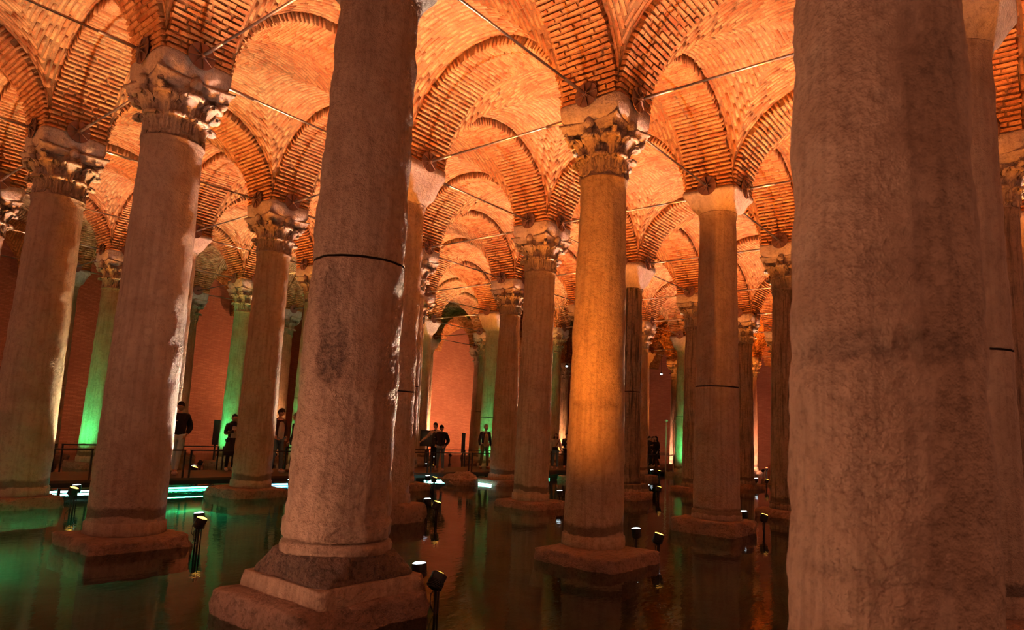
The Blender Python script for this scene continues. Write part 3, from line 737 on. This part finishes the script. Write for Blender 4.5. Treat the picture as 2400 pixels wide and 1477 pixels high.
# ------------------------------------------------------------------ coloured light strips and uplights around the walkway
def led_strip(p0, p1, mat, label, group=None):
    r = empty('led_strip', p0); d = Vector(p1)-Vector(p0)
    mb = MB(); mb.tube([(0, 0, 0), d], .022, 6); mb.obj('tube', mat, r)
    mb = MB(); mb.box(d/2+Vector((0, 0, .03)), (d.length, .34 if p0[2] < 0 else .07, .012), math.atan2(d.y, d.x)); mb.obj('cover', M_BLACK, r)  # sunken strips get a wide cover, shaped to block their upward light
    return tag(r, label, 'light strip', group)
def green_lamp(u, v, dx=-1.5, dy=-.74, w_=None, col=None):
    X, Y = gx(u), gy(v)
    return tag(spotlight((X+dx, Y+dy, 0), (X, Y, 2.3), col or GREEN, M_LED_G, w_ or GREEN_W, cone=74, hz=.2, blend=1.0), 'green uplight at the foot of the %s' % NAMES.get((u, v), 'far column behind the footbridge'), 'spotlight', 'green uplights behind the footbridge')
STRIPS = [((.6, 11.62, .03), (2.5, 11.60, .03), M_LED_C, 'glowing cyan light strip under the footbridge at the left'),
 ((3.0, 11.6, .03), (4.9, 11.6, .03), M_LED_G, 'green light strip under the footbridge below the man in light jeans'),
 ((6.6, 11.7, .03), (8.4, 11.7, .03), M_LED_B, 'blue light strip right of the green and white striped column'),
 ((12.3, 11.4, .03), (13.6, 11.1, .03), M_LED_C, 'cyan light strip on the water behind the boulder'),
 ((13.40, 10.6, .03), (13.46, 9.4, .03), M_LED_C, 'pale cyan light strip along the plinth right of the boulder'),
 ((17.4, 10.75, .03), (18.4, 10.55, .03), M_LED_G, 'short green light strip left of the orange centre column'),
 ((24.4, 10.6, .03), (26.4, 10.2, .03), M_LED_G, 'far green light strip right of the black-streaked plain column'),
 ((-1.9, 6.2, -.30), (-1.3, 8.6, -.30), M_LED_S, 'sunken green light strip beside the leftmost column plinth'),
 ((.95, 6.9, -.30), (1.35, 7.9, -.30), M_LED_S, 'sunken green light strip behind the white-edged left column'),
 ((3.2, 12.1, -.25), (5.6, 12.1, -.25), M_LED_S, 'sunken green light strip left of the green and white striped column')]
for q in STRIPS: led_strip(*q)
def wall_fill_lamp(x, y, aim, col, w_, label): return tag(spotlight((x, y, 0), aim, col, M_LENS_A, w_, cone=110, hz=.3), label, 'spotlight', 'added wall fill lamps')  # added spotlights that brighten the otherwise dark walls
for i, (x, w_) in enumerate(((-1.5, 190), (3.2, 200), (8.0, 240), (13.5, 700), (19.5, 3200), (25.0, 3800), (31.0, 2400), (37, 1400))):
    wall_fill_lamp(x, 22.4, (x, 28.2, 4.2), (1.0, .42, .18), w_, 'added warm fill lamp for the back wall, hidden behind the footbridge')
for i, (x, y) in enumerate(((36.5, 8.2), (36.5, 3.4), (36.5, 15.4))): wall_fill_lamp(x, y, (45.0, y, 3.5), (1.0, .45, .25), 900, 'added warm fill lamp for the far end wall')  # added to brighten the end wall
for i, (u, v) in enumerate(((7, 2), (8, 1), (8, 2))): tag(spotlight((gx(u)+.3, gy(v)-.9, 0), (gx(u)+.3, gy(v)-.6, 6), (1, .10, .04), M_LENS_R, 900, cone=60), 'red spotlight at the far end of the cistern', 'spotlight', 'red spotlights at the far end')
for (u, v) in ((7, 1), (7, 2), (7, 3), (8, 2)):
    tag(spotlight((gx(u)+.72, gy(v)-.73, 0), (gx(u)+2.0, gy(v)-2.0, 8.9), AMBER, M_LENS_A, AMBER_W, cone=70), 'amber spotlight out of view beside a column', 'spotlight', 'amber spotlights beside the columns')
GREENS = {}
for (u, v) in ((1, 4), (2, 4), (2, 3), (4, 3), (6, 2), (3, 4)): GREENS[(u, v)] = green_lamp(u, v)

# ------------------------------------------------------------------ boulder, panels, poles
def boulder():
    bm = bmesh.new(); bmesh.ops.create_icosphere(bm, subdivisions=4, radius=1)
    for v_ in bm.verts:
        c = v_.co; k = 1+.22*n3(*c, 1.3, 2)+.08*n3(*c, 3.5, 1)+.03*n3(*c, 9, 1)
        c.x *= .62*k; c.y *= .36*k; c.z *= .34*k
        if c.x > .15: c.z *= 1.15
        if c.x < -.2: c.z *= .75
    me = bpy.data.meshes.new('boulder'); bm.to_mesh(me); bm.free(); me.materials.append(M_ROCK); return me
tag(obj('boulder', boulder(), loc=(12.55, 9.95, .10), rot=(.1, .12, -.75)), 'large brown boulder lying in the water before the footbridge', 'boulder')
def info_panel(x, y, z0, z1, wd, rz, label):
    r = empty('info_panel', (x, y, 0)); r.rotation_euler = (0, 0, rz)
    mb = MB(); mb.box((0, 0, (z0+z1)/2), (wd, .06, z1-z0)); mb.obj('screen', M_PANEL, r)
    mb = MB(); mb.box((0, 0, (z0-.6)/2), (.06, .05, z0+.6)); mb.obj('stand', M_BLACK, r)
    return tag(r, label, 'panel')
info_panel(16.7, 15.85, 1.02, 1.70, .66, -.9, 'black rectangular panel on a stand behind the footbridge couple')
info_panel(9.56, 20.4, .75, 1.72, .24, -.9, 'narrow black panel standing before the back brick wall')
info_panel(18.0, 14.95, .80, 1.66, .16, -.9, 'slim black panel left of the man in the open jacket')
for k, (x, y) in enumerate(((29.05, 10.72), (29.5, 10.5))):
    r = empty('pole', (x, y, 0)); mb = MB(); mb.tube([(0, 0, -.5), (0, 0, 2.75)], .035, 8); mb.obj('shaft', M_POLE, r, True)
    mb = MB(); mb.lathe([(.05, 2.74), (.09, 2.76), (.09, 2.82), (.02, 2.86)], 10); mb.obj('cap', M_POLE, r)
    tag(r, ('left' if k == 0 else 'right')+' one of two thin pale poles at the far end of the footbridge', 'pole')

# ------------------------------------------------------------------ people
def skin_mesh(name, V, E, R, mat, sub=1):
    me = bpy.data.meshes.new(name); me.from_pydata(V, E, []); o = bpy.data.objects.new(name, me); C.objects.link(o)
    sk = o.modifiers.new('s', 'SKIN'); sk.use_smooth_shade = True
    for i, r in enumerate(R): me.skin_vertices[0].data[i].radius = r if isinstance(r, tuple) else (r, r)
    me.skin_vertices[0].data[0].use_root = True
    ss = o.modifiers.new('d', 'SUBSURF'); ss.levels = ss.render_levels = sub
    bpy.context.view_layer.update(); dg = bpy.context.evaluated_depsgraph_get()
    out = bpy.data.meshes.new_from_object(o.evaluated_get(dg)); bpy.data.objects.remove(o); bpy.data.meshes.remove(me)
    out.name = name; out.materials.clear(); out.materials.append(mat); out.polygons.foreach_set('use_smooth', [True]*len(out.polygons))
    return out
def fabric(name, col, rough=.85):
    t = NT(name); v, raw = t.objvec(); n = t.noise(v, 9, 4, .6); f = t.noise(v, 60, 2)
    return t.bsdf(t.mix(t.math('MULTIPLY', n, .7), col, tuple(x*.45 for x in col)), rough, t.bump(t.math('ADD', n, t.math('MULTIPLY', f, .3)), .4, .02), spec=.2)
F_ = {k: fabric('cloth_'+k, c) for k, c in dict(black=(.018, .017, .019), navy=(.022, .026, .04), brown=(.07, .045, .035), white=(.75, .68, .60), cream=(.72, .60, .48), tan=(.42, .30, .20),
    lightjean=(.55, .68, .74), jean=(.13, .19, .26), olive=(.16, .14, .09), dark=(.03, .026, .026), red=(.35, .04, .03), shoe=(.72, .58, .50), brownshoe=(.28, .14, .08)).items()}
SKIN = fabric('skin', (.58, .33, .24), .6); HAIR = {k: fabric('hair_'+k, c, .7) for k, c in dict(black=(.012, .009, .008), grey=(.30, .25, .22), brown=(.06, .03, .02)).items()}
EYE = NT('eye_dark').bsdf((.02, .015, .012), .4); LIP = NT('lip').bsdf((.36, .13, .10), .6)
def person(pos, H, face, outfit, label, arms='down', legs='stand', look=(0, 0), lean=0.0):
    """face: heading of the body (direction it faces, radians); arms/legs: pose; look: head (turn, nod)"""
    s = H/1.75; root = empty('person', pos); root.rotation_euler = (0, 0, face-PI/2); root.scale = (s, s, s)
    lx = lean
    J = dict(pel=(0, 0, .96), wai=(0, lx*.3, 1.10), che=(0, lx*.7+.0, 1.30), sho=(0, lx, 1.42), nec=(0, lx+.01, 1.50), hb=(0, lx+.025, 1.58))
    A = {'down': ((.25, -.02, 1.13), (.27, .08, .90)), 'pocket': ((.29, -.06, 1.14), (.19, .09, .98)), 'phone': ((.25, .02, 1.14), (.06, .27, 1.24)), 'reach': ((.30, .16, 1.20), (.40, .34, 1.05)), 'back': ((.26, -.12, 1.14), (.24, -.16, .90))}
    aL, aR = (arms if isinstance(arms, tuple) else (arms, arms))
    for sd, nm, ar in ((-1, 'L', aL), (1, 'R', aR)):
        e, w_ = A[ar]; J['s'+nm] = (sd*.175, lx-.005, 1.415); J['e'+nm] = (sd*e[0], e[1]+lx*.8, e[2]); J['w'+nm] = (sd*w_[0], w_[1]+lx*.8, w_[2])
        ev = Vector(J['w'+nm])-Vector(J['e'+nm]); J['h'+nm] = tuple(Vector(J['w'+nm])+ev.normalized()*.07)
    LG = {'stand': ((.10, .0), (.10, .0)), 'walk': ((.08, .26), (.09, -.26)), 'cross': ((.03, .07), (-.01, -.02)), 'apart': ((.14, .05), (.13, -.06)), 'stride': ((.07, .12), (.08, -.42))}[legs]
    for sd, nm, (fx, fy) in ((-1, 'L', LG[0]), (1, 'R', LG[1])):
        up = .16 if (legs == 'stride' and sd == 1) else .0
        J['p'+nm] = (sd*.088, 0, .90); J['k'+nm] = (sd*(.088+fx)/2, fy*.5+.035+(.06 if up else 0), .50+up*.2); J['a'+nm] = (sd*fx, fy, .085+up)
        J['t'+nm] = (sd*(fx+.02), fy+.13, .03+up*.4)
    def sk(name, ids, edges, rad, mat, sub=1): return skin_mesh(name, [J[i] for i in ids], [(ids.index(a), ids.index(b)) for a, b in edges], rad, mat, sub)
    top, bot = outfit['top'], outfit['bot']; puff = outfit.get('puff', 0)
    # body: one continuous surface, with head and separate fingers joined in
    ids = ['pel', 'wai', 'che', 'sho', 'nec', 'hb', 'sL', 'eL', 'wL', 'hL', 'sR', 'eR', 'wR', 'hR', 'pL', 'kL', 'aL', 'tL', 'pR', 'kR', 'aR', 'tR']
    ed = [('pel', 'wai'), ('wai', 'che'), ('che', 'sho'), ('sho', 'nec'), ('nec', 'hb')]+[q for n_ in 'LR' for q in (('sho', 's'+n_), ('s'+n_, 'e'+n_), ('e'+n_, 'w'+n_), ('w'+n_, 'h'+n_), ('pel', 'p'+n_), ('p'+n_, 'k'+n_), ('k'+n_, 'a'+n_), ('a'+n_, 't'+n_))]
    rd = [(.13, .10), (.12, .09), (.14, .10), (.10, .08), .052, .05]+[.055, .042, .028, (.035, .018)]*2+[.085, .055, .04, .035]*2
    bm_ = sk('body', ids, ed, rd, SKIN); mb = MB(); mb.add([v.co for v in bm_.vertices], [p.vertices[:] for p in bm_.polygons])
    for nm, sd in (('L', -1), ('R', 1)):      # five unequal, slightly curled fingers
        h = Vector(J['h'+nm]); f = (h-Vector(J['w'+nm])).normalized(); sx = Vector((0, 1, 0)).cross(f)
        sx = Vector((0, 1, 0)) if abs(f.z) > .7 else Vector((1, 0, 0)); bend = f.cross(sx)*(-sd)
        for k, ln in enumerate((.065, .078, .072, .058)):
            o_ = sx*((k-1.5)*.019); mb.tube([h+o_, h+o_+f*ln*.55, h+o_+f*ln*.85+bend*.018, h+o_+f*ln+bend*.034], [.0095, .009, .0085, .006], 6)
        o_ = sx*.032; mb.tube([h-f*.045+o_*.7, h-f*.01+o_*1.35, h+f*.025+o_*1.4], [.011, .010, .007], 6)
    Rh = Matrix.Rotation(look[0], 3, 'Z') @ Matrix.Rotation(-look[1], 3, 'X'); hc = Vector(J['hb'])+Vector((0, .02, .07))
    hv = []; hf = []; n_, m_ = 18, 14
    for i in range(m_+1):
        a = PI*i/m_
        for k in range(n_):
            t = 2*PI*k/n_; x, y, z = math.sin(a)*math.cos(t), math.sin(a)*math.sin(t), -math.cos(a)
            X, Y, Z = x*.074, y*.095, z*.118
            if z < 0: X *= 1-.28*z*z; Y *= 1-.12*z*z if y > 0 else 1-.35*z*z
            if y > .9 and -.35 < z < .1: Y += .022*(1-abs(z+.14)/.3)          # nose
            if y > .75 and .02 < z < .25 and abs(x) > .2: Y -= .008            # eye sockets
            hv.append(hc+Rh @ Vector((X, Y, Z)))
    for i in range(m_):
        for k in range(n_): q = (k+1) % n_; hf.append((i*n_+k, i*n_+q, (i+1)*n_+q, (i+1)*n_+k))
    mb.add(hv, hf)
    for sx in (-1, 1):
        mb2 = MB(); mb2.ball((0, 0, 0), (.012, .022, .030), 8, 6); mb.add([hc+Rh @ (Vector(v)+Vector((sx*.076, -.005, -.005))) for v in mb2.v], mb2.f)   # ears
        mb2 = MB(); mb2.ball((0, 0, 0), (.012, .006, .006), 8, 5); mb.add([hc+Rh @ (Vector(v)+Vector((sx*.030, .086, .012))) for v in mb2.v], mb2.f, 1)
    mb2 = MB(); mb2.ball((0, 0, 0), (.022, .006, .006), 8, 5); mb.add([hc+Rh @ (Vector(v)+Vector((0, .086, -.058))) for v in mb2.v], mb2.f, 2)
    mb.obj('body', [SKIN, EYE, LIP], root, True)
    # hair
    hair = outfit.get('hair', 'black'); long_ = outfit.get('long', 0); mb2 = MB(); hv = []; hf = []; cv = []
    for i in range(m_+1):
        a = PI*i/m_
        for k in range(n_):
            t = 2*PI*k/n_; x, y, z = math.sin(a)*math.cos(t), math.sin(a)*math.sin(t), -math.cos(a)
            cov = z > .42 or (y < .25 and z > -.55) or (y < .55 and z > .1)
            k_ = 1.10; cv.append(cov); X, Y, Z = x*.078*k_, y*.099*k_-.006, z*.122*(k_ if z > 0 else .95)
            hv.append(hc+Rh @ Vector((X, Y, Z)))
    for i in range(m_):
        for k in range(n_):
            q = (k+1) % n_; f4 = (i*n_+k, i*n_+q, (i+1)*n_+q, (i+1)*n_+k)
            if sum(cv[j] for j in f4) >= 3: hf.append(f4)
    mb2.add(hv, hf)
    if long_:
        for sx in (-1, -.4, .4, 1): mb2.tube([hc+Rh @ Vector((sx*.07, -.03-.04*(1-abs(sx)), .05)), hc+Vector((sx*.085, -.04, -.12)), hc+Vector((sx*.095, .0 if abs(sx) > .5 else -.07, -.12-long_))], [.035, .045, .02], 7)
    mb2.obj('hair', F_[outfit['scarf']] if 'scarf' in outfit else HAIR[hair], root, True)
    if 'scarf' in outfit:
        mb2 = MB(); mb2.lathe([(.15, -.02), (.13, .03), (.10, .08), (.085, .12)], 14); o_ = mb2.obj('headscarf', F_[outfit['scarf']], root, True, loc=Vector(J['sho'])+Vector((0, .0, .0)))
    # clothes
    p_ = puff
    ids = ['che', 'wai', 'sho', 'nec', 'sL', 'eL', 'wL', 'sR', 'eR', 'wR']; J2 = dict(J)
    J['hem'] = (0, .0, .85 if not outfit.get('coat') else .93)
    ids += ['hem']
    ed = [('che', 'wai'), ('wai', 'hem'), ('che', 'sho'), ('sho', 'nec')]+[q for n_ in 'LR' for q in (('sho', 's'+n_), ('s'+n_, 'e'+n_), ('e'+n_, 'w'+n_))]
    rd = [(.165+p_, .125+p_), (.155+p_, .115+p_), (.125, .095), .062]+[.078+p_*.6, .064+p_*.6, .045]*2+[(.160+p_*.6, .120+p_*.6)]
    obj('top', sk('top', ids, ed, rd, F_[top]), root)
    if outfit.get('coat'):
        mb2 = MB(); mb2.lathe([(.155, 1.02), (.17, .90), (.20, .70), (.225, .48), (.20, .47)], 18, wob=lambda t, z, r: .012*math.sin(7*t)*(1.02-z)*2); mb2.obj('coat_skirt', F_[top], root, True)
    if 'shirt' in outfit:
        mb2 = MB(); V = []; Fq = []
        for i in range(9):
            z = 1.48-.56*i/8; hw = .035+.055*math.sin(min(1, i/5)*PI/2); yc = (.105 if i > 1 else .075)+.03*math.sin(i/8*PI)+p_ + (lx*(1-i/8))
            for k in range(7): q = -1+2*k/6; V.append((q*hw, yc+.022*(1-q*q), z))
            for k in range(7): q = -1+2*k/6; V.append((q*hw, yc-.06, z))
        for i in range(8):
            for k in range(6): q = i*14+k; Fq.append((q, q+1, q+15, q+14)); Fq.append((q+7+14, q+8+14, q+8, q+7))
            q = i*14; Fq.append((q, q+14, q+21, q+7)); Fq.append((q+6, q+13, q+27, q+20))
        mb2.add(V, Fq); mb2.obj('shirt', F_[outfit['shirt']], root, True)
    ids = ['pel', 'pL', 'kL', 'aL', 'pR', 'kR', 'aR']
    obj('trousers', sk('trousers', ids, [('pel', 'pL'), ('pL', 'kL'), ('kL', 'aL'), ('pel', 'pR'), ('pR', 'kR'), ('kR', 'aR')], [(.145, .115), .10, .070, .056, .10, .070, .056], F_[bot]), root)
    for nm in 'LR':
        a, t_ = Vector(J['a'+nm]), Vector(J['t'+nm]); d = t_-a
        mb2 = MB(); mb2.tube([a+Vector((0, -.055, -.045)), a+Vector((0, -.02, -.04)), a+d*.5+Vector((0, 0, -.025)), a+d*.95, a+d*1.1], [.032, .047, .048, .042, .02], 10); o_ = mb2.obj('shoe', F_[outfit.get('shoe', 'shoe')], root, True)
    if outfit.get('logo'):
        x, y, z = outfit['logo']; mb2 = MB(); mb2.box((x, y, z), (.075, .01, .028)); mb2.obj('logo', F_['white'], root)
    if outfit.get('bag'):
        mb2 = MB(); mb2.tube([(-.14, .10, 1.40), (-.02, .165, 1.15), (.12, .16, .98), (.16, .0, .97), (.0, -.15, 1.2), (-.14, -.09, 1.42)], .012, 6); mb2.obj('bag_strap', F_['black'], root)
        mb2 = MB(); mb2.box((.05, .17, 1.0), (.24, .07, .13)); mb2.obj('waist_bag', F_['black'], root)
    return tag(root, label, 'person', 'visitors on the footbridge')
DIRC = math.atan2(CAM.y-12, CAM.x-8)       # roughly towards the camera
D_ = lambda a: DIRC+a
def P3(x, y): return (x, y, .318)
person(P3(4.18, 12.30), 1.84, D_(.25), dict(top='black', bot='lightjean', puff=.025, hair='black', logo=(.09, .165, 1.30)), 'person in black jacket and pale jeans, hands in pockets, beside white-edged left column', 'pocket', 'cross', (-.5, .25))
person(P3(6.20, 13.20), 1.60, D_(.5), dict(top='dark', bot='black', hair='black', scarf='dark', coat=1, shirt='white'), 'person in dark coat and head covering, half hidden by the green and white striped column', 'phone', 'stand', (.2, .1))
person(P3(7.10, 12.26), 1.83, D_(.75), dict(top='brown', bot='jean', hair='black', shirt='white'), 'person with black hair, open jacket and white shirt, looking down', 'pocket', 'apart', (.35, .45))
person(P3(7.86, 12.50), 1.72, D_(-1.15), dict(top='dark', bot='dark', hair='grey', shoe='brownshoe'), 'person in all dark clothes in mid-stride, right of the white-shirted person', 'down', 'stride', (-.2, .2))
person(P3(13.36, 11.75), 1.60, D_(-.5), dict(top='black', bot='jean', puff=.03, hair='black', logo=(.26, .04, 1.28)), 'person in black padded jacket and jeans on the footbridge, head bowed', 'pocket', 'apart', (-.2, .5))
person(P3(14.06, 12.75), 1.68, D_(-.75), dict(top='cream', bot='black', hair='black', shirt='black'), 'person in cream sweater reaching out behind the black padded jacket', ('reach', 'reach'), 'stand', (-.3, .3))
person(P3(16.42, 12.34), 1.72, D_(.3), dict(top='navy', bot='olive', hair='grey', shirt='tan', shoe='brownshoe'), 'grey-haired person in open dark jacket over tan sweater, olive trousers', 'down', 'apart', (.2, 0))
person(P3(20.54, 11.80), 1.52, D_(-.2), dict(top='cream', bot='jean', hair='brown', long=.16, bag=1), 'person with long dark hair, cream sweater and black waist bag', 'down', 'walk', (-.4, .2))
person(P3(21.9, 12.15), 1.55, D_(.1), dict(top='dark', bot='black', hair='brown', shirt='cream'), 'person in dark clothes partly hidden behind the cream sweater, near orange centre column', 'phone', 'stand', (0, .1))
person(P3(29.12, 11.75), 1.60, D_(.2), dict(top='black', bot='dark', hair='black', coat=1, scarf='black'), 'person in black hooded coat facing out, at the far end of the footbridge', 'phone', 'stand', (.3, .1))
person(P3(29.9, 11.70), 1.62, D_(-1.5), dict(top='black', bot='dark', hair='black', coat=1, long=.22), 'long-haired person in black coat, rightmost on the far footbridge', 'down', 'walk', (0, .1))
person(P3(30.75, 12.35), 1.60, D_(.0), dict(top='dark', bot='black', hair='black'), 'person glimpsed between the two black coats on the far footbridge', 'down', 'stand', (0, 0))

# ------------------------------------------------------------------ small bright lamps hanging under the far vaults
for (x, y, z), nm in (((33.96, 13.51, 5.76), 'tiny bright lamp hanging under the far vault right of the black-streaked column'), ((29.42, 17.44, 5.87), 'tiny bright lamp hanging far off left of the bright orange column')):
    r = empty('hanging_lamp', (x, y, z))
    mb = MB(); mb.tube([(0, 0, .08), (0, 0, 3.05)], .012, 6); mb.obj('cord', M_BLACK, r)
    mb = MB(); mb.lathe([(.03, .12), (.06, .10), (.09, .02), (.085, .015)], 12); mb.obj('shade', M_BLACK, r)
    mb = MB(); mb.ball((0, 0, .02), .075, 10, 7); mb.obj('bulb', M_LENS_W, r)
    tag(r, nm, 'lamp')
